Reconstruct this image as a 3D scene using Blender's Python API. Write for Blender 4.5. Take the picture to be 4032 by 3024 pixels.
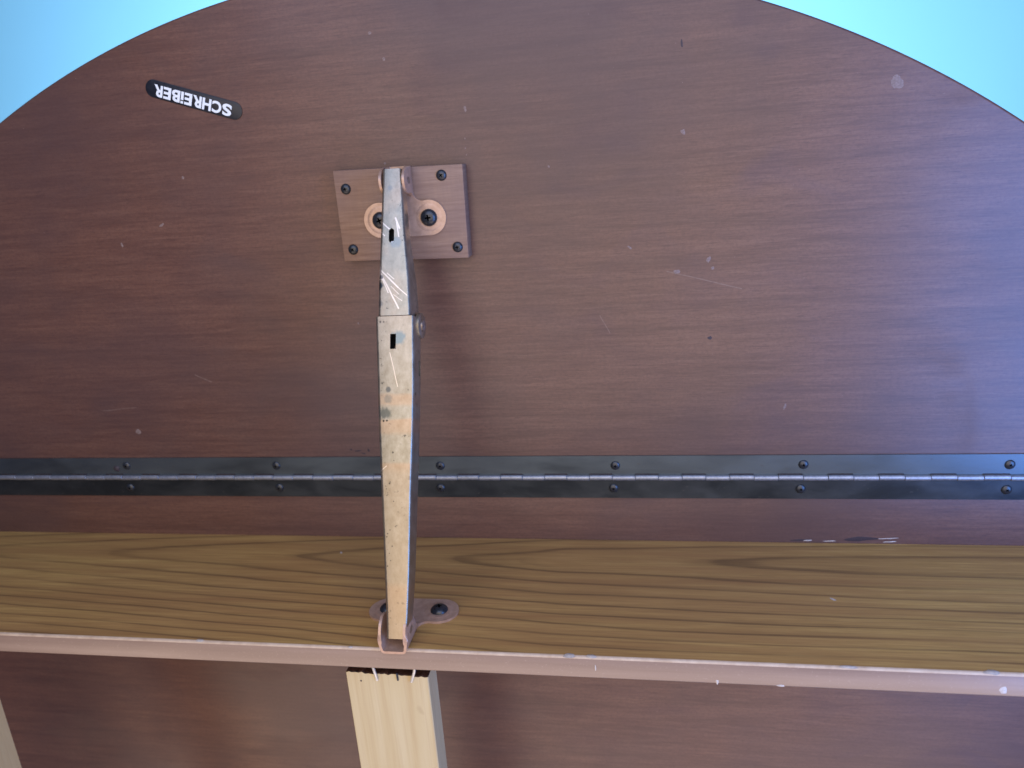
import bpy, bmesh, math, random
from mathutils import Vector, Matrix
for o in list(bpy.data.objects): bpy.data.objects.remove(o)
scene = bpy.context.scene
col = scene.collection
rnd = random.Random(7)
MM = 0.001
TOP = 0.72            # height of the table's underside above the floor, metres

# ------------------------------------------------------------------ camera
# world: X to the right of the picture, Y towards the bottom of the picture, Z up (away from the camera)
R = ((0.98495, 0.07078, 0.15769), (-0.02062, 0.95391, -0.29940), (-0.17162, 0.29164, 0.94101))
cam = bpy.data.cameras.new('camera')
cam.sensor_width = 36; cam.lens = 27.05; cam.clip_start = 0.01; cam.clip_end = 50
cam.dof.use_dof = True; cam.dof.focus_distance = 0.43; cam.dof.aperture_fstop = 27.05 / 3.0
camo = bpy.data.objects.new('camera', cam); col.objects.link(camo)
r0, r1, r2 = Vector(R[0]), -Vector(R[1]), -Vector(R[2])
m = Matrix((r0, r1, r2)).transposed().to_4x4()
m.translation = Vector((0.1462, -0.5031, TOP - 0.48196))
camo.matrix_world = m
scene.camera = camo

# ------------------------------------------------------------------ world and lamps
w = bpy.data.worlds.new('World'); scene.world = w; w.use_nodes = True
w.node_tree.nodes['Background'].inputs[0].default_value = (0.45, 0.50, 0.95, 1)
w.node_tree.nodes['Background'].inputs[1].default_value = 0.14

def area(name, loc, target, sx, sy, power, color):
    l = bpy.data.lights.new(name, 'AREA'); l.shape = 'RECTANGLE'; l.size = sx; l.size_y = sy
    l.energy = power; l.color = color
    o = bpy.data.objects.new(name, l); col.objects.link(o)
    o.location = loc
    o.rotation_euler = (Vector(target) - Vector(loc)).to_track_quat('-Z', 'Y').to_euler()
    return o
area('daylight_right', (1.22, -0.30, 0.0), (1.38, -0.30, 0.72), 1.0, 1.3, 40, (0.13, 0.34, 1.0))
area('daylight_behind', (0.10, -1.25, 0.0), (0.10, -0.9, 0.72), 1.4, 0.7, 7.5, (0.50, 0.62, 1.0))
area('room_lamp', (0.12, -0.50, 0.0), (0.12, -0.38, 0.72), 1.05, 0.80, 5.0, (1.0, 0.84, 0.66))
area('floor_bounce', (-0.02, 0.60, 0.0), (0.02, 0.0, 0.72), 2.0, 0.8, 9.0, (1.0, 0.76, 0.58))
area('ceiling_fill', (-0.30, -0.15, 1.0), (-0.30, -0.35, 2.4), 0.8, 0.6, 108, (0.46, 0.79, 1.0))  # unseen fill lamp added above the table to brighten the ceiling
vs = scene.view_settings
vs.view_transform = 'Standard'; vs.look = 'None'; vs.exposure = 0; vs.gamma = 1; vs.use_curve_mapping = False

# ------------------------------------------------------------------ node helpers
class NT:
    def __init__(s, name):
        s.m = bpy.data.materials.new(name); s.m.use_nodes = True
        s.t = s.m.node_tree; s.b = s.t.nodes['Principled BSDF']
        s.co = s.n('ShaderNodeTexCoord').outputs['Object']
    def n(s, typ, **kw):
        nd = s.t.nodes.new(typ)
        for k, v in kw.items(): setattr(nd, k, v)
        return nd
    def link(s, a, b): s.t.links.new(a, b)
    def put(s, sock, v):
        if isinstance(v, (int, float)): sock.default_value = v
        elif isinstance(v, tuple): sock.default_value = v if len(v) == len(sock.default_value) else v + (1,)
        else: s.link(v, sock)
    def math(s, op, a, b=0.0, c=0.0, clamp=False):
        nd = s.n('ShaderNodeMath', operation=op, use_clamp=clamp)
        for i, v in enumerate((a, b, c)): s.put(nd.inputs[i], v)
        return nd.outputs[0]
    def map(s, scale, loc=(0, 0, 0), co=None, rot=(0, 0, 0)):
        nd = s.n('ShaderNodeMapping'); s.link(co or s.co, nd.inputs[0])
        nd.inputs['Location'].default_value = loc; nd.inputs['Scale'].default_value = scale; nd.inputs['Rotation'].default_value = rot
        return nd.outputs[0]
    def noise(s, scale, loc=(0, 0, 0), detail=4, rough=0.55, dist=0.0, co=None):
        nd = s.n('ShaderNodeTexNoise'); s.link(s.map(scale, loc, co), nd.inputs['Vector'])
        nd.inputs['Scale'].default_value = 1; nd.inputs['Detail'].default_value = detail
        nd.inputs['Roughness'].default_value = rough; nd.inputs['Distortion'].default_value = dist
        return nd.outputs['Fac']
    def ramp(s, fac, stops, interp='LINEAR'):
        nd = s.n('ShaderNodeValToRGB'); s.link(fac, nd.inputs[0]); cr = nd.color_ramp; cr.interpolation = interp
        while len(cr.elements) < len(stops): cr.elements.new(0.5)
        for e, (p, c) in zip(cr.elements, stops):
            e.position = p; e.color = (c, c, c, 1) if isinstance(c, (int, float)) else c + (1,)
        return nd.outputs[0]
    def mix(s, fac, a, b, mode='MIX'):
        nd = s.n('ShaderNodeMix', data_type='RGBA', blend_type=mode)
        s.put(nd.inputs[0], fac); s.put(nd.inputs[6], a); s.put(nd.inputs[7], b)
        return nd.outputs[2]
    def xyz(s, co=None):
        nd = s.n('ShaderNodeSeparateXYZ'); s.link(co or s.co, nd.inputs[0]); return nd.outputs
    def bump(s, h, strength, dist):
        nd = s.n('ShaderNodeBump'); nd.inputs['Strength'].default_value = strength; nd.inputs['Distance'].default_value = dist
        s.link(h, nd.inputs['Height']); s.link(nd.outputs[0], s.b.inputs['Normal'])
    def set(s, **kw):
        names = dict(color='Base Color', rough='Roughness', metal='Metallic', spec='Specular IOR Level', coat='Coat Weight', coat_rough='Coat Roughness')
        for k, v in kw.items(): s.put(s.b.inputs[names[k]], v)
        return s.m

def red_laminate():
    t = NT('red_brown_laminate')
    streak = t.noise((7, 120, 5), detail=7, rough=0.68, dist=0.2)
    med = t.noise((26, 430, 10), (6, 1, 0), detail=5, rough=0.7)
    fine = t.noise((110, 1250, 22), (3, 1, 0), detail=4, rough=0.7)
    blotch = t.noise((5, 6, 5), (2, 7, 0), detail=5, rough=0.6)
    c = t.ramp(streak, [(0.30, (0.100, 0.048, 0.034)), (0.50, (0.132, 0.063, 0.043)), (0.72, (0.168, 0.083, 0.055))])
    c = t.mix(t.ramp(med, [(0.48, 0.0), (0.70, 0.55)]), c, (0.190, 0.100, 0.067))
    c = t.mix(t.ramp(med, [(0.30, 0.5), (0.44, 0.0)]), c, (0.070, 0.030, 0.024))
    c = t.mix(t.ramp(fine, [(0.34, 0.55), (0.46, 0.0)]), c, (0.066, 0.029, 0.023))
    c = t.mix(t.ramp(fine, [(0.60, 0.0), (0.72, 0.35)]), c, (0.21, 0.120, 0.085))
    c = t.mix(t.ramp(blotch, [(0.36, 0.65), (0.56, 0.0)]), c, (0.076, 0.044, 0.042))
    # old smears and dull greasy patches, with shapes of their own
    smear = t.ramp(t.noise((13, 20, 11), (13, 4, 0), detail=3, rough=0.5, dist=0.9), [(0.54, 0.0), (0.72, 1.0)])
    c = t.mix(t.math('MULTIPLY', smear, 0.20), c, (0.060, 0.034, 0.034))
    sp = t.noise((620, 760, 900), (5, 5, 0), detail=1)
    c = t.mix(t.ramp(sp, [(0.77, 0.0), (0.83, 0.45)]), c, (0.26, 0.19, 0.16))
    mo = t.noise((420, 520, 400), (2, 8, 0), detail=3, rough=0.7)
    c = t.mix(t.ramp(mo, [(0.40, 0.30), (0.55, 0.0)]), c, (0.080, 0.040, 0.032))
    x, y, z = t.xyz()
    def scratch(ax, ay, bx, by, wd, f, c):
        L = math.hypot(bx - ax, by - ay); ux, uy = (bx - ax) / L, (by - ay) / L
        dx = t.math('SUBTRACT', x, ax * MM); dy = t.math('SUBTRACT', y, ay * MM)
        al = t.math('ADD', t.math('MULTIPLY', dx, ux), t.math('MULTIPLY', dy, uy))
        ac = t.math('ABSOLUTE', t.math('ADD', t.math('ADD', t.math('MULTIPLY', dx, -uy), t.math('MULTIPLY', dy, ux)), t.math('MULTIPLY', t.math('SUBTRACT', blotch, 0.5), 0.006)))
        k = t.math('MULTIPLY', t.math('LESS_THAN', ac, wd * MM), t.math('MULTIPLY', t.math('GREATER_THAN', al, 0.0), t.math('LESS_THAN', al, L * MM)))
        return t.mix(t.math('MULTIPLY', k, t.math('MULTIPLY', mo, f)), c, (0.30, 0.22, 0.18))
    for a in [(160, -424, 205, -411, .3, .5), (-170, -366, -158, -360, .35, .6), (118, -398, 124, -386, .25, .5), (-250, -340, -222, -342, .3, .5)]: c = scratch(*a, c)
    rough = t.math('ADD', t.math('MULTIPLY', t.noise((9, 14, 7), (1, 1, 4), detail=5), 0.22), 0.24)
    rough = t.math('ADD', rough, t.math('MULTIPLY', smear, 0.10))
    t.bump(t.math('ADD', med, t.math('MULTIPLY', fine, 0.6)), 0.05, 0.0004)
    return t.set(color=c, rough=rough, spec=0.52)

def teak_print():
    t = NT('golden_teak_print')
    # cone-cut growth rings: cathedral arches opening to the right, running straight further down
    x, y, z = t.xyz()
    wob = t.math('MULTIPLY', t.math('SUBTRACT', t.noise((2.4, 2.4, 9), (4.6, 0, 1.3), detail=2, rough=0.4), 0.5), 2.0)
    wob2 = t.math('MULTIPLY', t.math('SUBTRACT', t.noise((9, 9, 70), (9, 0, 2), detail=3, rough=0.5), 0.5), 0.45)
    dz = t.math('SUBTRACT', z, -0.029)
    ad = t.math('SQRT', t.math('ADD', t.math('MULTIPLY', dz, dz), 0.000022))
    xx = t.math('ADD', t.math('MINIMUM', x, 0.09), t.math('MULTIPLY', t.math('MAXIMUM', t.math('SUBTRACT', x, 0.09), 0.0), 0.22))
    fr = t.math('SUBTRACT', t.math('MULTIPLY', t.math('POWER', ad, 1.28), 175.0), t.math('MULTIPLY', xx, 8.5))
    fr = t.math('ADD', t.math('ADD', fr, wob), wob2)
    ph = t.math('FRACT', fr); ph2 = t.math('FRACT', t.math('ADD', t.math('MULTIPLY', fr, 2.37), t.math('MULTIPLY', wob2, 2.0)))
    ring = t.ramp(ph, [(0.0, 0.40), (0.08, 0.06), (0.50, 0.0), (0.78, 0.22), (0.90, 0.85), (0.96, 1.0), (1.0, 0.40)], 'EASE')
    vary = t.ramp(t.noise((5, 5, 30), (0, 2, 6), detail=4, rough=0.6), [(0.30, 0.35), (0.55, 1.0)])
    ring = t.math('MULTIPLY', ring, vary)
    ring2 = t.math('MULTIPLY', t.ramp(ph2, [(0.0, 0.1), (0.6, 0.0), (0.93, 0.8), (1.0, 0.1)]), t.ramp(t.noise((7, 7, 40), (8, 1, 3), detail=3), [(0.48, 0.0), (0.66, 0.5)]))
    fine = t.noise((24, 24, 620), (1, 5, 2), detail=6, rough=0.75)
    med = t.noise((5, 5, 130), (6, 5, 2), detail=4, rough=0.65)
    red = t.noise((4, 4, 9), (2, 2, 5), detail=2)
    c = t.ramp(fine, [(0.28, (0.33, 0.200, 0.064)), (0.52, (0.49, 0.310, 0.100)), (0.76, (0.64, 0.425, 0.150))])
    c = t.mix(t.ramp(med, [(0.36, 0.65), (0.62, 0.0)]), c, (0.33, 0.180, 0.064))
    c = t.mix(t.ramp(red, [(0.40, 0.35), (0.62, 0.0)]), c, (0.30, 0.145, 0.062))
    c = t.mix(t.math('MULTIPLY', ring2, 0.7), c, (0.17, 0.095, 0.040))
    c = t.mix(t.math('MULTIPLY', ring, 0.66), c, (0.095, 0.052, 0.024))
    rough = t.math('ADD', t.math('MULTIPLY', t.noise((14, 14, 40), (1, 1, 4)), 0.2), 0.36)
    t.bump(fine, 0.08, 0.0005)
    return t.set(color=c, rough=rough, spec=0.45)

def edge_strip():
    t = NT('brown_edge_strip')
    n1 = t.noise((6, 160, 60), (2, 3, 4), detail=4); n2 = t.noise((900, 900, 900), detail=2)
    c = t.ramp(n1, [(0.3, (0.215, 0.145, 0.108)), (0.7, (0.29, 0.205, 0.158))])
    c = t.mix(t.ramp(n2, [(0.62, 0.0), (0.8, 0.35)]), c, (0.5, 0.4, 0.33))
    t.bump(n1, 0.05, 0.0004)
    return t.set(color=c, rough=t.math('ADD', t.math('MULTIPLY', t.noise((20, 60, 20)), 0.2), 0.22), spec=1.0)

def block_wood():
    t = NT('dull_block_laminate')
    a = t.noise((40, 700, 40), detail=4, rough=0.65); b = t.noise((600, 50, 40), (3, 3, 3), detail=3)
    g = t.noise((25, 70, 25), (7, 3, 3), detail=3)
    c = t.ramp(a, [(0.3, (0.19, 0.108, 0.072)), (0.7, (0.30, 0.190, 0.130))])
    c = t.mix(t.ramp(b, [(0.4, 0.15), (0.6, 0.0)]), c, (0.16, 0.10, 0.085))
    c = t.mix(t.ramp(g, [(0.4, 0.45), (0.65, 0.0)]), c, (0.20, 0.125, 0.10))
    t.bump(a, 0.25, 0.0004)
    return t.set(color=c, rough=0.55)

def steel_stay(kind):
    t = NT('tarnished_zinc_' + kind)
    x, y, z = t.xyz()
    mott = t.noise((210, 130, 170), (2, 1, 1), detail=6, rough=0.70)
    cloud = t.noise((60, 28, 60), (5, 2, 2), detail=3, dist=0.6)
    zinc = t.ramp(mott, [(0.3, (0.25, 0.24, 0.19)), (0.6, (0.41, 0.39, 0.315)), (0.8, (0.58, 0.55, 0.45))])
    brass = t.ramp(mott, [(0.3, (0.36, 0.26, 0.175)), (0.7, (0.54, 0.41, 0.285))])
    if kind == 'upper':
        c = t.mix(t.ramp(cloud, [(0.45, 0.10), (0.70, 0.65)]), zinc, brass)
    else:
        yn = t.math('ADD', y, t.math('MULTIPLY', t.math('SUBTRACT', cloud, 0.5), 0.0035))
        yr = t.math('DIVIDE', yn, 0.275)
        # pale worn bands and grey tarnish along the arm
        band = t.ramp(yr, [(0.32, 0.42), (0.36, 0.30), (0.485, 0.15), (0.490, 0.85), (0.508, 0.80), (0.514, 0.08), (0.538, 0.05),
                           (0.543, 0.95), (0.566, 0.75), (0.575, 0.10), (0.628, 0.05), (0.634, 0.90), (0.655, 0.45),
                           (0.75, 0.35), (0.87, 0.40), (0.885, 0.95), (0.95, 0.75), (1.0, 0.65)])
        c = t.mix(band, zinc, brass)
        warm = t.ramp(yr, [(0.35, 0.0), (0.95, 0.40)])
        c = t.mix(warm, c, (0.33, 0.26, 0.18))
    # dark specks and smuts
    dark = t.noise((420, 420, 420), (3, 9, 0), detail=2)
    where = t.ramp(t.noise((70, 40, 70), (8, 8, 8), detail=2), [(0.48, 0.0), (0.62, 1.0)])
    c = t.mix(t.math('MULTIPLY', t.ramp(dark, [(0.62, 0.0), (0.70, 0.7)]), where), c, (0.035, 0.034, 0.032))
    def spot(px, py, rad, fac, colr, c):
        dx = t.math('SUBTRACT', x, px * MM); dy = t.math('SUBTRACT', y, py * MM)
        d = t.math('SQRT', t.math('ADD', t.math('MULTIPLY', dx, dx), t.math('MULTIPLY', dy, dy)))
        d = t.math('ADD', d, t.math('MULTIPLY', t.math('SUBTRACT', mott, 0.5), rad * 1.6 * MM))
        k = t.math('MULTIPLY', t.math('SUBTRACT', 1.0, t.math('DIVIDE', d, rad * MM), clamp=True), 2.2, clamp=True)
        return t.mix(t.math('MULTIPLY', k, fac), c, colr)
    def scratch(ax, ay, bx, by, wd, c):
        L = math.hypot(bx - ax, by - ay); ux, uy = (bx - ax) / L, (by - ay) / L
        dx = t.math('SUBTRACT', x, ax * MM); dy = t.math('SUBTRACT', y, ay * MM)
        al = t.math('ADD', t.math('MULTIPLY', dx, ux), t.math('MULTIPLY', dy, uy))
        ac = t.math('ABSOLUTE', t.math('ADD', t.math('ADD', t.math('MULTIPLY', dx, -uy), t.math('MULTIPLY', dy, ux)),
                                       t.math('MULTIPLY', t.math('SUBTRACT', mott, 0.5), 0.0006)))
        k = t.math('LESS_THAN', ac, wd * MM)
        k = t.math('MULTIPLY', k, t.math('MULTIPLY', t.math('GREATER_THAN', al, 0.0), t.math('LESS_THAN', al, L * MM)))
        return t.mix(t.math('MULTIPLY', k, 0.85), c, (0.80, 0.70, 0.58))
    if kind == 'upper':
        for a in [(-6.4, 61, 6, 84.5, .42), (-6.2, 62, -0.5, 75, .32), (-6.0, 60.5, 5.5, 72, .40), (5.5, 72, 11, 77, .25), (-1.5, 63, 3, 67, .25), (-5.6, 32, 0, 37, .38),
                  (-5.6, 38, -3, 41, .35), (3.2, 30, 6, 37, .5), (4, 33, 5.5, 42, .35), (-6.3, 59, -5.6, 67, .9), (1, 71, 6, 76, .15), (2.5, 76, 8, 80, .15)]: c = scratch(*a, c)
        c = spot(-6.2, 70.5, 3.2, 0.95, (0.03, 0.045, 0.055), c); c = spot(-4.8, 65.5, 1.5, 0.8, (0.06, 0.06, 0.07), c)
        c = spot(-5.8, 81, 2.5, 0.6, (0.12, 0.13, 0.14), c)
        c = spot(3.5, 45, 4, 0.6, (0.22, 0.27, 0.28), c); c = spot(0, 12, 2, 0.5, (0.2, 0.22, 0.22), c)
    else:
        c = spot(6.2, 101, 5.0, 0.75, (0.17, 0.24, 0.26), c); c = spot(0.5, 131.5, 2.0, 0.8, (0.10, 0.11, 0.11), c)
        c = spot(-1.5, 145.5, 4.2, 0.8, (0.10, 0.115, 0.105), c); c = spot(-2.2, 149.5, 0.9, 0.95, (0.02, 0.02, 0.02), c)
        c = spot(-0.2, 149.3, 0.9, 0.95, (0.02, 0.02, 0.02), c); c = spot(0.2, 137, 3.0, 0.5, (0.16, 0.18, 0.165), c)
        for q in [(3.6, 167.5, .9), (4.2, 172, .6), (-3.4, 181, .9), (1.8, 185, .8), (-5, 92, .9), (-3, 92, .9), (1, 213, .8), (0.6, 214.8, .7), (2.4, 211, .6),
                  (-4, 103, .6), (3.8, 220, .6), (3, 228, .5), (2.2, 224, .5), (4.4, 195, .6), (1.2, 231, .6), (0, 188, .5)]:
            c = spot(q[0], q[1], q[2] * 0.75, 0.8, (0.05, 0.045, 0.04), c)
        c = scratch(-6, 180, 0, 175, .25, c); c = scratch(1, 110, 6, 130, .2, c)
    edge = t.noise((900, 400, 900), (3, 0, 2), detail=3)
    rough = t.math('ADD', t.math('MULTIPLY', mott, 0.30), 0.20)
    t.bump(t.math('ADD', mott, t.math('MULTIPLY', edge, 0.3)), 0.15, 0.0003)
    return t.set(color=c, rough=rough, metal=0.85)

def plain(name, c1, c2, rough, metal=0.0, scale=300, spec=0.5, bump=0.0):
    t = NT(name)
    n = t.noise((scale,) * 3, detail=4, rough=0.6)
    c = t.ramp(n, [(0.3, c1), (0.7, c2)])
    if bump: t.bump(n, bump, 0.0004)
    return t.set(color=c, rough=t.math('ADD', t.math('MULTIPLY', n, 0.2), rough - 0.1), metal=metal, spec=spec)

def hinge_metal(name, film_sheen):
    t = NT(name)
    n = t.noise((30, 60, 30), detail=4, dist=0.5); g = t.noise((260, 500, 260), (3, 2, 1), detail=3)
    c = t.ramp(n, [(0.35, (0.040, 0.050, 0.060)), (0.65, (0.070, 0.082, 0.092))])
    f = t.ramp(t.noise((9, 25, 9), (4, 4, 2), detail=3, dist=0.7), [(0.30, film_sheen * 0.35), (0.50, film_sheen)])
    c = t.mix(f, c, (0.14, 0.17, 0.185))  # grey film that also paints in the upper plate's reflection
    c = t.mix(t.ramp(g, [(0.66, 0.0), (0.74, 0.5)]), c, (0.13, 0.13, 0.13))
    rough = t.math('ADD', t.math('MULTIPLY', n, 0.30), 0.20)
    t.bump(g, 0.04, 0.0003)
    return t.set(color=c, rough=rough, metal=0.8, spec=0.6)

def pine():
    t = NT('pale_pine')
    a = t.noise((130, 5, 60), detail=5, rough=0.6, dist=0.4); b = t.noise((600, 14, 300), (2, 2, 2), detail=3)
    k = t.noise((40, 30, 40), (7, 1, 1), detail=3)
    c = t.ramp(a, [(0.28, (0.49, 0.38, 0.205)), (0.48, (0.54, 0.45, 0.26)), (0.7, (0.58, 0.50, 0.31))])
    c = t.mix(t.ramp(b, [(0.36, 0.30), (0.5, 0.0)]), c, (0.45, 0.34, 0.20))
    c = t.mix(t.ramp(k, [(0.68, 0.0), (0.75, 0.4)]), c, (0.30, 0.20, 0.11))
    t.bump(b, 0.1, 0.0003)
    return t.set(color=c, rough=0.62)

M = dict(red=red_laminate(), teak=teak_print(), strip=edge_strip(), worn=plain('corner_highlight', (0.46, 0.34, 0.24), (0.60, 0.48, 0.36), 0.33, 0.0, 160), block=block_wood(), up=steel_stay('upper'), low=steel_stay('lower'),  # 'worn' slot: pale tone painting the bevel highlight on the rail corner
         hinge=hinge_metal('black_bronze_hinge', 0.0), hinge_sheen=hinge_metal('sheen_bronze_hinge', 1.0), pine=pine(),  # second hinge metal: brighter reflection painted in as a grey film
         knuckle=plain('worn_hinge_knuckle', (0.24, 0.26, 0.30), (0.40, 0.42, 0.46), 0.42, 0.7, 500),
         screw=plain('black_screw', (0.010, 0.013, 0.018), (0.024, 0.030, 0.038), 0.30, 0.1, 500, 0.7),
         bracket=plain('copper_brown_bracket', (0.42, 0.275, 0.20), (0.58, 0.40, 0.30), 0.34, 0.35, 220, 0.5, 0.1),
         rivet=plain('dull_rivet', (0.22, 0.17, 0.14), (0.40, 0.32, 0.26), 0.30, 0.7, 400),
         badge=plain('black_badge', (0.006, 0.008, 0.014), (0.012, 0.015, 0.022), 0.40, 0.0, 300),
         letter=plain('white_lettering', (0.72, 0.80, 0.84), (0.80, 0.86, 0.88), 0.45, 0.0, 300),
         nail=plain('bright_nail', (0.60, 0.60, 0.57), (0.80, 0.79, 0.75), 0.35, 0.5, 500),
         torn=plain('torn_gap_shade', (0.012, 0.006, 0.005), (0.07, 0.03, 0.02), 0.8, 0.0, 700, 0.3, 0.5),  # near-black tone painting the shade of the gap behind the rail
         fleck=plain('pale_fleck', (0.14, 0.095, 0.082), (0.24, 0.175, 0.155), 0.6, 0.0, 900),
         chip=plain('chipped_edge', (0.42, 0.37, 0.33), (0.58, 0.53, 0.48), 0.5, 0.0, 900),
         dark=plain('dark_mark', (0.03, 0.02, 0.025), (0.05, 0.034, 0.04), 0.6, 0.0, 900),
         recess_shade=plain('painted_recess_shade', (0.002, 0.002, 0.002), (0.006, 0.006, 0.007), 0.95, 0.0, 900, 0.0),  # black tone painted into the screw recesses in place of shade
         ceil=plain('pale_blue_paint', (0.265, 0.445, 0.565), (0.275, 0.465, 0.585), 0.85, 0.0, 2, 0.3))

# ------------------------------------------------------------------ mesh helpers (input in millimetres)
def finish(me, smooth=35):
    bm = bmesh.new(); bm.from_mesh(me)
    bmesh.ops.recalc_face_normals(bm, faces=bm.faces)
    a = math.radians(smooth)
    for f in bm.faces: f.smooth = True
    for e in bm.edges:
        e.smooth = not (len(e.link_faces) != 2 or e.calc_face_angle(0) > a)
    bm.to_mesh(me); bm.free()
def mesh(name, verts, faces, mat, smooth=35):
    me = bpy.data.meshes.new(name)
    me.from_pydata([(v[0] * MM, v[1] * MM, v[2] * MM) for v in verts], [], faces)
    me.materials.append(mat); finish(me, smooth)
    return me
def obj(name, me, parent=None, loc=(0, 0, 0), label=None):
    o = bpy.data.objects.new(name, me); col.objects.link(o)
    o.location = Vector(loc) * MM
    if parent: o.parent = parent
    if label: o['label'] = label
    return o
def bevel(me, w, seg=2, ang=30):
    bm = bmesh.new(); bm.from_mesh(me)
    es = [e for e in bm.edges if len(e.link_faces) == 2 and e.calc_face_angle(0) > math.radians(ang)]
    bmesh.ops.bevel(bm, geom=es, offset=w * MM, segments=seg, profile=0.5, affect='EDGES', clamp_overlap=True)
    bm.to_mesh(me); bm.free(); finish(me)
    return me
def box(name, x0, x1, y0, y1, z0, z1, mat, bev=0.0, seg=2):
    v = [(x, y, z) for z in (z0, z1) for y in (y0, y1) for x in (x0, x1)]
    me = mesh(name, v, [(0, 1, 3, 2), (4, 5, 7, 6), (0, 1, 5, 4), (2, 3, 7, 6), (0, 2, 6, 4), (1, 3, 7, 5)], mat)
    return bevel(me, bev, seg) if bev else me
def prism(name, pts, z0, z1, mat, bev=0.0, seg=2):
    n = len(pts)
    v = [(p[0], p[1], z0) for p in pts] + [(p[0], p[1], z1) for p in pts]
    f = [tuple(range(n)), tuple(range(n, 2 * n))] + [(i, (i + 1) % n, n + (i + 1) % n, n + i) for i in range(n)]
    me = mesh(name, v, f, mat)
    return bevel(me, bev, seg, 50) if bev else me
def tube(name, pts, rad, mat, seg=10, taper=None):
    v, f = [], []
    for i, p in enumerate(pts):
        p = Vector(p); d = (Vector(pts[min(i + 1, len(pts) - 1)]) - Vector(pts[max(i - 1, 0)])).normalized()
        u = d.orthogonal().normalized() if i == 0 else (u - d * u.dot(d)).normalized()
        q = d.cross(u); rr = rad * (taper[i] if taper else 1)
        v += [p + (u * math.cos(k * 2 * math.pi / seg) + q * math.sin(k * 2 * math.pi / seg)) * rr for k in range(seg)]
    for i in range(len(pts) - 1):
        f += [(i * seg + k, i * seg + (k + 1) % seg, (i + 1) * seg + (k + 1) % seg, (i + 1) * seg + k) for k in range(seg)]
    f += [tuple(range(seg)), tuple(range((len(pts) - 1) * seg, len(pts) * seg))]
    return mesh(name, v, f, mat)
def blob(name, n, rx, ry, h, mat, rs):
    # small irregular raised flake lying on a face (local z is off the face)
    rng = random.Random(rs); v = [(0, 0, h)]
    for ring, rr, hh in ((0, 0.6, 0.8), (1, 1.0, 0.0)):
        for k in range(n):
            a = 2 * math.pi * k / n; j = rng.uniform(0.75, 1.2)
            v.append((rx * rr * j * math.cos(a), ry * rr * j * math.sin(a), h * hh))
    f = [(0, 1 + k, 1 + (k + 1) % n) for k in range(n)] + [(1 + k, 1 + n + k, 1 + n + (k + 1) % n, 1 + (k + 1) % n) for k in range(n)]
    return mesh(name, v, f, mat, 80)
def cut(me, cutters):
    o = bpy.data.objects.new('t', me); col.objects.link(o); cs = []
    for c in cutters:
        k = bpy.data.objects.new('c', c); col.objects.link(k); cs.append(k)
        md = o.modifiers.new('b', 'BOOLEAN'); md.object = k; md.operation = 'DIFFERENCE'; md.solver = 'EXACT'; md.material_mode = 'TRANSFER'
    dg = bpy.context.evaluated_depsgraph_get()
    r = bpy.data.meshes.new_from_object(o.evaluated_get(dg))
    for k in [o] + cs: bpy.data.objects.remove(k)
    finish(r); return r

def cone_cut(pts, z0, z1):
    me = prism('c', pts, z0, z1, M['recess_shade'])  # cutter leaves the painted shade colour on the recess walls
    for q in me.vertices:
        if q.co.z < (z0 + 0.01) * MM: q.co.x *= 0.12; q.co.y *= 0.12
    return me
def screw_head(name, rad, ht, arm, wid, depth):
    ns = 24; prof = [(0, ht), (.3, ht * .96), (.55, ht * .84), (.76, ht * .64), (.91, ht * .38), (1.0, ht * .08), (1.0, -3.5)]
    v = [(0, 0, ht)]; f = []
    for rr, zz in prof[1:]: v += [(rad * rr * math.cos(2 * math.pi * k / ns), rad * rr * math.sin(2 * math.pi * k / ns), zz) for k in range(ns)]
    f += [(0, 1 + k, 1 + (k + 1) % ns) for k in range(ns)]
    for i in range(len(prof) - 2): f += [(1 + i * ns + k, 1 + i * ns + (k + 1) % ns, 1 + (i + 1) * ns + (k + 1) % ns, 1 + (i + 1) * ns + k) for k in range(ns)]
    f.append(tuple(range(1 + (len(prof) - 2) * ns, 1 + (len(prof) - 1) * ns)))
    a, b = arm, wid; q = b * 1.35
    cr = [(a, b), (q, q), (b, a), (-b, a), (-q, q), (-a, b), (-a, -b), (-q, -q), (-b, -a), (b, -a), (q, -q), (a, -b)]
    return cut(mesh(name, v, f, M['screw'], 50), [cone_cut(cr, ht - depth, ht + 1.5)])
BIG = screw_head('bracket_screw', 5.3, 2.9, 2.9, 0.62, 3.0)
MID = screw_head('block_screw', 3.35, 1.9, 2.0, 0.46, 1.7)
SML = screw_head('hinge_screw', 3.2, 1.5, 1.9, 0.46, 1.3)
FACE_DOWN = Matrix(((1, 0, 0), (0, -1, 0), (0, 0, -1)))           # local z towards the camera side (down)
FACE_LEAF = Matrix(((-1, 0, 0), (0, 0, -1), (0, -1, 0)))          # local z towards -Y, local y towards -Z
def orient(o, mat3, spin=0.0):
    o.rotation_euler = (mat3 @ Matrix.Rotation(spin, 3, 'Z')).to_euler(); return o
# ------------------------------------------------------------------ setting
ceil = obj('ceiling', box('ceiling', -4000, 4000, -4000, 4000, 2400, 2430, M['ceil']))
ceil['kind'] = 'structure'

# ------------------------------------------------------------------ the table (origin: centre of the round top's underside)
table = bpy.data.objects.new('drop_leaf_table', None); col.objects.link(table)
table.location = (0, 0, TOP); table.empty_display_size = 0.1
table['label'] = 'round red-brown drop-leaf table seen from below, its leaf held up by a folding metal stay'
table['category'] = 'table'
RAD, PIN, THK = 610.0, -286.8, 18.0
def arc_panel(name, y0, y1, yflat):
    pts = []
    return pts
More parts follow.
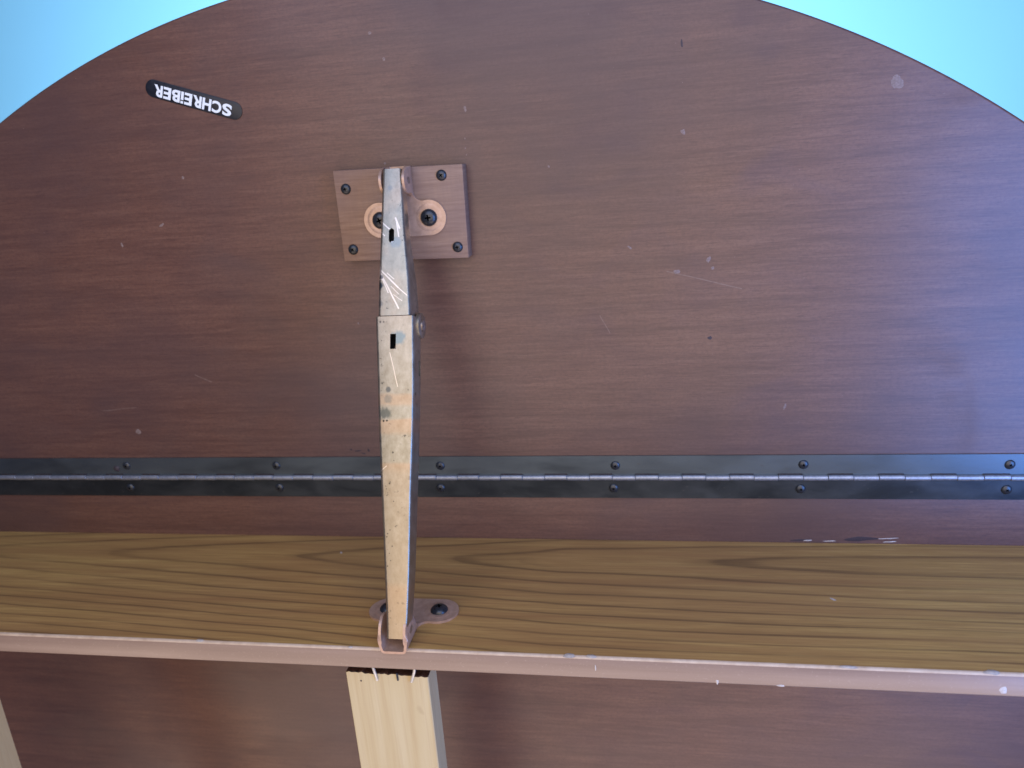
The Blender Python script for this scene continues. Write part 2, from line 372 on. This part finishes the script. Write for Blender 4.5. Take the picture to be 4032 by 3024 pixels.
# leaf: circular segment beyond the hinge
a0 = math.asin((-(PIN - 0.6)) / RAD)
pts = [(RAD * math.cos(a), -RAD * math.sin(a)) for a in [a0 + (math.pi - 2 * a0) * k / 160 for k in range(161)]]
leaf = obj('hinged_leaf', prism('hinged_leaf', pts, 0, THK, M['red'], 1.6, 3), table, label='red-brown rounded leaf above the hinge')
# fixed middle of the top
xs = []
a1 = math.asin((-(PIN + 0.6)) / RAD)
arcR = [(RAD * math.cos(a), -RAD * math.sin(a)) for a in [a1 - 2 * a1 * k / 60 for k in range(61)]]
arcL = [(-x, y) for x, y in reversed(arcR)]
fixed = obj('fixed_top', prism('fixed_top', arcR + arcL, 0, THK, M['red'], 1.2, 2), table, label='red-brown fixed middle of the top')

# apron rail standing on edge under the fixed top
AY0, AY1, AH = -238.8, -225.0, 129.2
ap = prism('apron_rail', [(AY0, -0.3), (AY0, -AH), (AY1, -AH), (AY1, -0.3)], -470, 470, M['teak'], 0.0)
ap.transform(Matrix(((0, 0, 1, 0), (1, 0, 0, 0), (0, 1, 0, 0), (0, 0, 0, 1)))); finish(ap)
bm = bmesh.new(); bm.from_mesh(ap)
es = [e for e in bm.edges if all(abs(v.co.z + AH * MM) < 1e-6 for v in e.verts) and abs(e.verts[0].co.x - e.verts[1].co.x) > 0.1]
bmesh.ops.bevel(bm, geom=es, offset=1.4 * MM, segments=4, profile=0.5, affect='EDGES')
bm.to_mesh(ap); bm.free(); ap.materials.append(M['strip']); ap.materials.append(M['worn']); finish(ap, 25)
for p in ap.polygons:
    if p.center.z < (-AH + 1.41) * MM: p.material_index = 2 if p.center.y < (AY0 + 1.39) * MM else 1  # front bevel takes the painted highlight, the rest the brown strip
apron = obj('apron_rail', ap, table, label='golden teak-grained rail with a chipped brown lower edge and painted corner highlight')

# ------------------------------------------------------------------ piano hinge
PITCH, KR = 15.3, 1.9
def comb(sign):
    # plate outline: outer edge straight, inner edge notched under the other plate's knuckles; sign -1 leaf side, +1 fixed side
    inner, deep, out = 1.4, 2.5, 15.4
    p = []; k0, k1 = -33, 34
    for k in range(k0, k1):
        x0, x1 = 0.1 + k * PITCH, 0.1 + (k + 1) * PITCH
        own = (k % 2 == 0) == (sign < 0)
        d = inner if own else deep
        p += [(x0, PIN + sign * d), (x1, PIN + sign * d)]
    p += [(0.1 + k1 * PITCH, PIN + sign * out), (0.1 + k0 * PITCH, PIN + sign * out)]
    return p
pn = 14
kn = []
for i, xx in enumerate((0.08, 0.3, PITCH - 0.3, PITCH - 0.08)):
    rr = KR - (0.22 if i in (0, 3) else 0)
    kn.append([(xx, rr * math.cos(2 * math.pi * k / pn), rr * math.sin(2 * math.pi * k / pn)) for k in range(pn)])
kv = [p for ring in kn for p in ring]
kf = [(i * pn + k, i * pn + (k + 1) % pn, (i + 1) * pn + (k + 1) % pn, (i + 1) * pn + k) for i in range(3) for k in range(pn)]
kf += [tuple(range(pn)), tuple(range(3 * pn, 4 * pn))]
KN = mesh('knuckle', kv, kf, M['knuckle'], 40)
plates = {}
for sign, name, lab in ((-1, 'hinge_plate', 'dark upper hinge plate on the leaf'), (1, 'hinge_plate', 'dark lower hinge plate on the fixed top')):
    me = prism(name, comb(sign), -1.15, -0.12, M['hinge'] if sign > 0 else M['hinge_sheen'])
    plates[sign] = obj(name, me, table, label=lab)
obj('hinge_pin', tube('hinge_pin', [(-505, PIN, -1.7), (505, PIN, -1.7)], 1.2, M['screw']), plates[1])
for k in range(-33, 34):
    own = -1 if k % 2 == 0 else 1
    obj('knuckle', KN, plates[own], (0.1 + k * PITCH, PIN + own * -0.12, -1.9 - rnd.uniform(0, .12)))
for i in range(-4, 5):
    for sign, yy in ((-1, -295.7), (1, -278.4)):
        x = 2.5 + i * 121.3 + rnd.uniform(-1.2, 1.2)
        if abs(x) > 490 or (i == -2 and sign == -1 and False): continue
        s_ = obj('screw', SML, plates[sign], (x, yy + rnd.uniform(-.5, .5), -1.05))
        orient(s_, FACE_DOWN, rnd.uniform(0, 1.5))
b_ = obj('wood_filler', blob('wood_filler', 9, 2.6, 2.4, 1.6, M['dark'], 3), plates[-1], (-249, -293.6, -1.1)); orient(b_, FACE_DOWN)

# ------------------------------------------------------------------ mounting block on the leaf
ZB = -10.4
blk = obj('mounting_block', prism('mounting_block', [(-42.9, -498.0), (39.8, -496.6), (38.8, -440.0), (-43.0, -441.6)], ZB, -0.05, M['block'], 0.7, 2), table,
          label='thin rectangular wooden block between stay bracket and leaf')
for x, y, a in ((-35.7, -486.4, .2), (26.2, -490.8, .6), (-36.0, -448.9, .9), (32.3, -447.1, .1)):
    orient(obj('screw', MID, blk, (x, y, ZB + 0.1)), FACE_DOWN, a)

# ------------------------------------------------------------------ stay brackets: two-lobed plate, folded tongue with two ears
def bracket_mesh(lr, pa, er, eh, lc):
    # local x across, y along the tongue, z off the mounting face
    verts, faces = [], []
    # outline of the crossbar with fillets into the tongue
    hw = 7.6; out = []
    for k in range(25):
        a = math.radians(-90 + 180 * k / 24); out.append((lc + lr * math.cos(a), lr * math.sin(a)))
    fr = 6.0
    fx, fy = hw - 1.0 + fr, lr + fr - 0.4
    for k in range(9):
        a = math.radians(-90 - 90 * k / 8); out.append((fx + fr * math.cos(a), fy + fr * math.sin(a)))
    half = out[:]
    full = half + [(-x, y) for x, y in reversed(half)]
    # dished lobes: the plate is a fine fan around each screw, so use rings round the screw seat
    n = len(full)
    verts += [(x, y, 0) for x, y in full] + [(x, y, 1.5) for x, y in full]
    faces += [tuple(range(n)), tuple(range(n, 2 * n))] + [(i, (i + 1) % n, n + (i + 1) % n, n + i) for i in range(n)]
    # screw seats: low rings
    for sx in (-lc, lc):
        b = len(verts); ns = 28
        for rr, zz in ((8.6, 1.48), (7.7, 1.72), (6.6, 1.78), (4.6, 1.62)):
            verts += [(sx + rr * math.cos(2 * math.pi * k / ns), rr * math.sin(2 * math.pi * k / ns), zz) for k in range(ns)]
        for i in range(3):
            faces += [(b + i * ns + k, b + i * ns + (k + 1) % ns, b + (i + 1) * ns + (k + 1) % ns, b + (i + 1) * ns + k) for k in range(ns)]
    # tongue: U section whose ear height follows a rounded lug
    T = 1.5; b = len(verts)
    y0 = fy - 3.0; y1 = pa + er
    st = [y0 + (y1 - y0) * (1 - (1 - k / 36) ** 1.8) for k in range(37)]
    def ear(y):
        q = (y - pa) / er
        if q > 0: return pz - 3.0 + (eh - pz + 3.0) * math.sqrt(max(0, 1 - q * q))
        if q > -0.94: return pz + (eh - pz) * math.sqrt(max(0, 1 - q * q))
        hb = pz + (eh - pz) * math.sqrt(1 - 0.94 ** 2); yb = pa - 0.94 * er
        u = max(0.0, min(1.0, (yb - y) / max(0.1, yb - y0)))
        return 2.6 + (hb - 2.6) * (1 - u) ** 2.2
    pz = eh - er
    sec = None
    for y in st:
        h = ear(y); ro = 2.6; ri = ro - T
        bl = 1.3 * max(0, min(1, (h - 4) / 8))
        o = [(hw + 0.2 * bl, h), (hw + bl, h * 0.62 + 1)] + [(hw - ro + ro * math.cos(math.radians(-90 * k / 4)), ro + 0.02 + ro * math.sin(math.radians(-90 * k / 4))) for k in range(5)]
        i_ = [(hw + 0.2 * bl - T, h), (hw + bl - T, h * 0.62 + 1)] + [(hw - ro + ri * math.cos(math.radians(-90 * k / 4)), ro + 0.02 + ri * math.sin(math.radians(-90 * k / 4))) for k in range(5)]
        loop = o + [(-x, z) for x, z in reversed(o)] + [(-x, z) for x, z in i_] + [(x, z) for x, z in reversed(i_)]
        sec = len(loop)
        verts += [(x, y, z) for x, z in loop]
    for i in range(len(st) - 1):
        faces += [(b + i * sec + k, b + i * sec + (k + 1) % sec, b + (i + 1) * sec + (k + 1) % sec, b + (i + 1) * sec + k) for k in range(sec)]
    half_n = sec // 2
    for e in (b, b + (len(st) - 1) * sec):
        # cap the thin U end as a strip of quads between outer and inner path
        outer = [e + k for k in range(half_n)]; inner = [e + sec - 1 - k for k in range(half_n)]
        faces += [(outer[k], outer[k + 1], inner[k + 1], inner[k]) for k in range(half_n - 1)]
    me = mesh('stay_bracket', verts, faces, M['bracket'], 40)
    return me, pz
def bracket(name, label, mat3, loc, lr, pa, er, eh, lc):
    me, pz = bracket_mesh(lr, pa, er, eh, lc)
    o = obj(name, me, table, loc, label); orient(o, mat3)
    for sx, sp in ((-lc, 0.35), (lc, 0.25)):
        s_ = obj('screw', BIG, o, (sx, 0, 1.9)); s_.rotation_euler = (0, 0, sp + rnd.uniform(-.2, .2))
    for sx in (-1, 1):                                             # pivot rivet heads on the outside of the ears
        v, f = [], []; ns = 16
        for rr, zz in ((3.4, 0), (3.3, 0.7), (2.4, 1.25), (0.9, 1.45)):
            v += [(sx * (7.55 + zz), pa + rr * math.cos(2 * math.pi * k / ns), pz + 1 + rr * math.sin(2 * math.pi * k / ns)) for k in range(ns)]
        for i in range(3): f += [(i * ns + k, i * ns + (k + 1) % ns, (i + 1) * ns + (k + 1) % ns, (i + 1) * ns + k) for k in range(ns)]
        f.append(tuple(range(3 * ns, 4 * ns)))
        obj('rivet', mesh('rivet', v, f, M['rivet']), o)
    return o
bracket('stay_bracket', 'copper-brown bracket screwed to the block on the leaf', FACE_DOWN, (0.6, -466.2, ZB - 0.05), 10.8, 23.5, 8.0, 20.0, 15.6)
bracket('stay_bracket', 'copper-brown bracket screwed to the golden rail', FACE_LEAF, (4.4, AY0 - 0.05, -92.5), 11.8, 32.0, 9.0, 19.0, 16.0)

# ------------------------------------------------------------------ folding stay: two tapering channel arms
PU, PL = Vector((0.6, -489.5, -24.0)), Vector((6.0, -252.0, -125.0))
d = PL - PU; d.x = 0; d.normalize()
n_ = Vector((1, 0, 0)).cross(d); n_ = -n_ if n_.z > 0 else n_
E1 = PU + n_ * 5.5 - d * 6.0; E1.x = 0
ARM = Matrix((Vector((1, 0, 0)), d, Vector((1, 0, 0)).cross(d))).transposed()
zs = 1.0 if ARM.col[2].dot(n_) > 0 else -1.0                      # local z sign that looks at the camera
def lerp(tab, s):
    for (a, *va), (b, *vb) in zip(tab, tab[1:]):
        if s <= b:
            q = (s - a) / (b - a); return [x + (y - x) * q for x, y in zip(va, vb)]
    return tab[-1][1:]
def arm(name, tab, mat, steps, cutters, label, dz=0.0):
    s0, s1 = tab[0][0], tab[-1][0]; T = 1.3; v, f = [], []; sec = 0
    for i in range(steps + 1):
        s = s0 + (s1 - s0) * i / steps
        xl, xr, dep = lerp(tab, s); ro = 1.9; ri = ro - T; nc = 5
        def side(x, sg, rad, t):
            p = [(x - sg * t, -dep)]
            return p + [(x - sg * ro + sg * rad * math.cos(math.radians(90 * k / nc)), -ro + rad * math.sin(math.radians(90 * k / nc))) for k in range(nc + 1)]
        o = side(xr, 1, ro, 0) + list(reversed(side(xl, -1, ro, 0)))
        i_ = side(xr, 1, ri, T) + list(reversed(side(xl, -1, ri, T)))
        loop = o + list(reversed(i_)); sec = len(loop)
        v += [(x, s, z * zs + dz) for x, z in loop]
    for i in range(steps): f += [(i * sec + k, i * sec + (k + 1) % sec, (i + 1) * sec + (k + 1) % sec, (i + 1) * sec + k) for k in range(sec)]
    hn = sec // 2
    for e in (0, steps * sec):
        f += [(e + k, e + k + 1, e + sec - 2 - k, e + sec - 1 - k) for k in range(hn - 1)]
    me = cut(mesh(name, v, f, mat, 30), cutters)
    o = obj(name, me, table, E1, label); o.rotation_euler = ARM.to_euler()
    return o
def capsule(x, y, w_, l_, rounded, mat):
    if rounded:
        p = [(x + w_ / 2 * math.cos(a), y + (l_ - w_) / 2 + w_ / 2 * math.sin(a)) for a in [math.pi * k / 8 for k in range(9)]]
        p += [(x - w_ / 2 * math.cos(a), y - (l_ - w_) / 2 - w_ / 2 * math.sin(a)) for a in [math.pi * k / 8 for k in range(9)]]
    else: p = [(x - w_ / 2, y - l_ / 2), (x + w_ / 2, y - l_ / 2), (x + w_ / 2, y + l_ / 2), (x - w_ / 2, y + l_ / 2)]
    return prism('c', p, -4, 4, mat)
up = arm('upper_stay_arm', [(0.3, -5.2, 6.3, 8), (36.4, -5.9, 8.8, 9.8), (66.7, -6.6, 11.8, 15.5), (88.3, -6.7, 12.9, 18.5)], M['up'], 40,
         [capsule(1.0, 40.8, 3.3, 8.6, True, M['up'])], 'grey worn upper arm of the folding stay')
low = arm('lower_stay_arm', [(88.8, -8.3, 14.9, 14.0), (126.4, -6.5, 15.6, 13.1), (155.6, -5.3, 15.3, 13.5), (191.6, -3.3, 14.4, 13.5), (234, -0.9, 14.0, 11.8),
                             (259.7, 0.5, 13.2, 10), (270.6, 0.8, 12.3, 9)], M['low'], 60,
          [capsule(2.8, 103.6, 3.5, 8.8, False, M['low']), box('c', 14, 18, 114, 123, *sorted((-zs * 9.5, -zs * 12.5)), M['low'])],
          'brassy lower arm of the folding stay with worn bands', 0.25 * zs)
# seen through the slots: spring strip, and a black bar added as shade
def strip_in(parent, pts, x0, x1, mat, name):
    v, f = [], []
    for s, z in pts:
        v += [(x0, s, zs * z), (x1, s, zs * z), (x1, s, zs * (z - 0.8)), (x0, s, zs * (z - 0.8))]
    for i in range(len(pts) - 1): f += [(4 * i + k, 4 * i + (k + 1) % 4, 4 * i + 4 + (k + 1) % 4, 4 * i + 4 + k) for k in range(4)]
    f += [(0, 1, 2, 3), tuple(range(4 * len(pts) - 4, 4 * len(pts)))]
    obj(name, mesh(name, v, f, mat), parent)
strip_in(up, [(41.5, -6.5), (42.5, -5.0), (43.5, -2.6), (45, -2.4), (46, -5)], -0.2, 2.6, M['nail'], 'catch_spring')
strip_in(up, [(22, -7.5), (60, -7.5)], -3.5, 6.5, M['screw'], 'slot_shade_bar')
strip_in(low, [(95, -11), (150, -11)], -4.5, 12.5, M['screw'], 'slot_shade_bar')
strip_in(low, [(103.5, -11), (105, -9), (108, -8.5), (110, -11)], 0.8, 3.0, M['bracket'], 'catch_spring')
# knuckle lugs and rivets of the joint (on the outside of the lower arm's flanges)
for sg, xx in ((1, 14.9), (-1, -8.3)):
    v, f = [], []; ns = 28
    for rr, dx in ((7.6, -0.9), (7.6, 1.1), (7.1, 1.4)):
        v += [(xx + sg * dx, 92.5 + rr * math.cos(2 * math.pi * k / ns), zs * (-13.6 + rr * math.sin(2 * math.pi * k / ns))) for k in range(ns)]
    for i in range(2): f += [(i * ns + k, i * ns + (k + 1) % ns, (i + 1) * ns + (k + 1) % ns, (i + 1) * ns + k) for k in range(ns)]
    f += [tuple(range(ns)), tuple(range(2 * ns, 3 * ns))]
    obj('joint_lug', mesh('joint_lug', v, f, M['low'], 40), low)
    v, f = [], []; ns = 16
    for rr, dx in ((3.7, 1.3), (3.6, 2.2), (2.6, 2.9), (1.0, 3.1)):
        v += [(xx + sg * dx, 92.5 + rr * math.cos(2 * math.pi * k / ns), zs * (-13.6 + rr * math.sin(2 * math.pi * k / ns))) for k in range(ns)]
    for i in range(3): f += [(i * ns + k, i * ns + (k + 1) % ns, (i + 1) * ns + (k + 1) % ns, (i + 1) * ns + k) for k in range(ns)]
    f.append(tuple(range(3 * ns, 4 * ns)))
    obj('rivet', mesh('rivet', v, f, M['rivet']), low)

# ------------------------------------------------------------------ maker's badge with lettering
bc = Vector((-132.8, -547.2, 0)); th = math.radians(18.4)
U = Vector((-math.cos(th), -math.sin(th), 0)); V = Vector((-math.sin(th), math.cos(th), 0))
BADGE = Matrix((U, V, U.cross(V))).transposed()                    # local x along the word, y up the letters, z to the camera side
L2, H2 = 27.6, 5.4
p = [(L2 + H2 * math.cos(a), H2 * math.sin(a)) for a in [math.radians(-90 + 180 * k / 16) for k in range(17)]]
p += [(-x, -y) for x, y in p]
badge = obj('badge', prism('badge', p, 0.02, 0.6, M['badge'], 0.2, 2), table, bc, label='black rounded badge with white lettering SCHREiBER, upside down')
orient(badge, BADGE)
def glyph(ch, wd, ht):
    if ch == 'i':
        v, f = [], []
        for y0, y1 in ((0, ht * 0.70), (ht * 0.80, ht)):
            b = len(v); v += [(0, y0, 0), (wd, y0, 0), (wd, y1, 0), (0, y1, 0), (0, y0, .12), (wd, y0, .12), (wd, y1, .12), (0, y1, .12)]
            f += [tuple(b + q for q in t) for t in ((0, 1, 2, 3), (4, 5, 6, 7), (0, 1, 5, 4), (1, 2, 6, 5), (2, 3, 7, 6), (3, 0, 4, 7))]
        return mesh('letter', v, f, M['letter'])
    cu = bpy.data.curves.new('t', 'FONT'); cu.body = ch; cu.size = 1; cu.offset = 0.036; cu.extrude = 0.01; cu.resolution_u = 6
    o = bpy.data.objects.new('t', cu); col.objects.link(o)
    me = bpy.data.meshes.new_from_object(o.evaluated_get(bpy.context.evaluated_depsgraph_get()))
    bpy.data.objects.remove(o)
    xs = [q.co.x for q in me.vertices]; ys = [q.co.y for q in me.vertices]; zz = [q.co.z for q in me.vertices]
    for q in me.vertices:
        q.co = Vector(((q.co.x - min(xs)) / (max(xs) - min(xs)) * wd, (q.co.y - min(ys)) / (max(ys) - min(ys)) * ht, (q.co.z - min(zz)) / (max(zz) - min(zz)) * 0.12)) * MM
    me.name = 'letter'; me.materials.clear(); me.materials.append(M['letter']); return me
lx = -25.9; cache = {}
for ch, wd in zip('SCHREiBER', (6.2, 6.3, 6.0, 5.9, 5.1, 1.8, 5.6, 5.1, 5.9)):
    if ch not in cache: cache[ch] = glyph(ch, wd, 7.2)
    o = obj('letter', cache[ch], badge, (lx, -2.9, 0.56)); lx += wd + 0.62

# ------------------------------------------------------------------ pine battens behind the rail
BZ = -118.2
def batten(x0, x1, y0, y1, label, ragged):
    rng = random.Random(int(x0) + 99); pts = []
    N = 26 if ragged else 2
    for k in range(N):
        x = x0 + (x1 - x0) * k / (N - 1)
        pts.append((x, y0 + (x - x0) * 0.02 + (rng.uniform(-0.8, 0.4) * (1 + (k % 5 == 0)) if ragged and 0 < k < N - 1 else 0)))
    pts += [(x1, y1), (x0, y1)]
    me = prism('support_batten', pts, BZ, BZ + 16.5, M['pine'], 0.5, 1)
    me.materials.append(M['torn'])  # broken end coloured near black to paint the gap's shade
    for q in me.polygons:
        if q.normal.y < -0.35: q.material_index = 1
    return obj('support_batten', me, table, (0, 0, 0), label)
bt = batten(-33.4, 17.2, -213.6, 200, 'pale pine batten with splintered end and bent nails below the stay', True)
batten(-349, -298.5, -222.6, 200, 'pale pine batten at the far left edge', False)
def nail(x0, x1, bend):
    a = Vector((x0, AY1 - 0.2, BZ - 1.5)); b = Vector((x1, -209.0, BZ - 0.6))
    mid = (a + b) / 2 + Vector((bend, 0, -1.2))
    obj('nail', tube('nail', [a, (a + mid) / 2, mid, (mid + b) / 2, b], 0.85, M['nail'], 8, [1, 1, 1, 0.95, 0.9]), bt)
nail(-16.0, -14.0, 0.6); nail(11.5, 7.0, 0.8)
obj('nail', tube('nail', [(-1.5, -214.5, BZ - 0.5), (-1.2, -209.5, BZ - 0.5)], 0.6, M['screw'], 6), bt)
for x, y in ((-24.5, -207.5),):
    orient(obj('pin_hole', blob('pin_hole', 8, 0.7, 0.7, 0.1, M['dark'], 5), bt, (x, y, BZ + 0.02)), FACE_DOWN)
# dark ragged strip added behind the rail to paint the gap's shade
rng = random.Random(21); v, f = [], []
NX = 34
for k in range(NX + 1):
    x = -31 + 46 * k / NX
    e = 3.0 + 7.5 * abs(math.sin(k * 0.9) * math.sin(k * 0.37 + 1)) + rng.uniform(-1, 1.5)
    zt = BZ + 12 + rng.uniform(-1.0, 2.0)
    v += [(x, AY1 + 0.1, zt - 1.0), (x, AY1 + e, zt + rng.uniform(0, 1.5)), (x, AY1 + e * 0.8, zt + 8), (x, AY1 + 0.1, zt + 12)]
for k in range(NX): f += [(4 * k + j, 4 * k + (j + 1) % 4, 4 * k + 4 + (j + 1) % 4, 4 * k + 4 + j) for j in range(4)]
f += [(0, 1, 2, 3), (4 * NX, 4 * NX + 1, 4 * NX + 2, 4 * NX + 3)]
obj('torn_gap_shade', mesh('torn_gap_shade', v, f, M['torn'], 20), bt, label='dark ragged strip standing in for shade in the gap')

# ------------------------------------------------------------------ flecks, chips and marks
FL = [(285.7, -523.3, 4.6, 3.4, -.9), (170.5, -505.3, 1.5, 2.2, .5), (-12.2, -575.1, 1.3, 1.3, 0), (-5.3, -560.1, 1.1, 1.2, 0), (-172.6, -470.8, 2.4, 1.0, .5),
      (-205.2, -459.1, 1.0, 2.0, .2), (-150.6, -500.2, 1.2, 1.3, 0), (40.4, -511.1, .45, .7, 0), (40.2, -505.5, .5, .6, 0), (40.5, -501.5, .45, .5, 0),
      (185.2, -430.3, 1.3, 2.6, -.5), (187.5, -425.1, 1.2, 1.3, 0), (232.5, -335.1, .9, 2.6, -.3), (-224.7, -322.8, 2.6, 2.4, 0.3), (-43.3, -398.6, .7, .9, 0),
      (90.7, -491.3, .7, .9, .6), (42, -528, 1.0, 2.2, .1), (-12, -500, .9, .9, 0), (166.3, -423.8, 2.6, 1.5, .1), (138, -440, .8, 2.0, .8)]
for i, (x, y, rx, ry, a) in enumerate(FL):
    orient(obj('paint_fleck', blob('paint_fleck', 16, rx * 0.9, ry * 0.9, 0.12, M['fleck'], i), leaf, (x, y, 0.02)), FACE_DOWN, a)
for i, (x, y, rx, ry, a) in enumerate([(186.2, -381.3, 1.7, 1.3, 0), (-56, -306.5, 3.2, .6, .1), (-48, -307, 1.0, 1.6, .4), (-61, -307.5, 1.0, .8, 0), (170, -553, .7, 2.8, .1), (-52, -304.5, 2.0, .5, -.2)]):
    orient(obj('dark_mark', blob('dark_mark', 9, rx, ry, 0.08, M['dark'], 40 + i), leaf, (x, y, 0.02)), FACE_DOWN, a)
for i, (x, z, rx, ry) in enumerate([(-117, -128.0, 3.6, 1.3), (102, -128.0, 4.0, 2.0), (114, -128.2, 3.2, 1.7), (245, -128.4, 5, 1.2), (312, -128.0, 4.5, 2.0), (-23, -128.6, 1.8, .9)]):
    orient(obj('chip', blob('chip', 10, rx, ry, 0.7, M['chip'], 60 + i), apron, (x, AY0 + 0.35, z)), FACE_LEAF)
for i, (x, y, rx, ry) in enumerate([(180, AY1 - 1.5, .8, 1.6), (212, AY1 - 1.0, 2.2, .7), (116, -232, .5, 2.2), (318, -229, 2, 2.5)]):
    orient(obj('chip', blob('chip', 10, rx, ry, 0.3, M['chip'], 80 + i), apron, (x, y, -AH + 0.05)), FACE_DOWN)
orient(obj('paint_fleck', blob('paint_fleck', 9, 2.4, .9, .15, M['chip'], 90), apron, (251, AY0 + 0.02, -67)), FACE_LEAF, -.8)
orient(obj('paint_fleck', blob('paint_fleck', 9, .8, 1.6, .15, M['chip'], 91), apron, (-69, AY0 + 0.02, -24)), FACE_LEAF, .5)
# cracked laminate on the fixed top just above the rail
for i, (x, y, rx, ry, mt) in enumerate([(282, -242.0, 11, 1.6, 'dark'), (246, -240.6, 8, .7, 'dark'), (300, -242.6, 6, .35, 'chip'), (301, -240.2, 5, .4, 'chip'), (250, -240.4, 3.0, .5, 'chip'), (264, -240.2, 4, .35, 'chip')]):
    orient(obj('laminate_crack', blob('laminate_crack', 12, rx, ry, .1 if mt == 'dark' else .3, M[mt], 100 + i), fixed, (x, y, -0.01)), FACE_DOWN, 0.06)
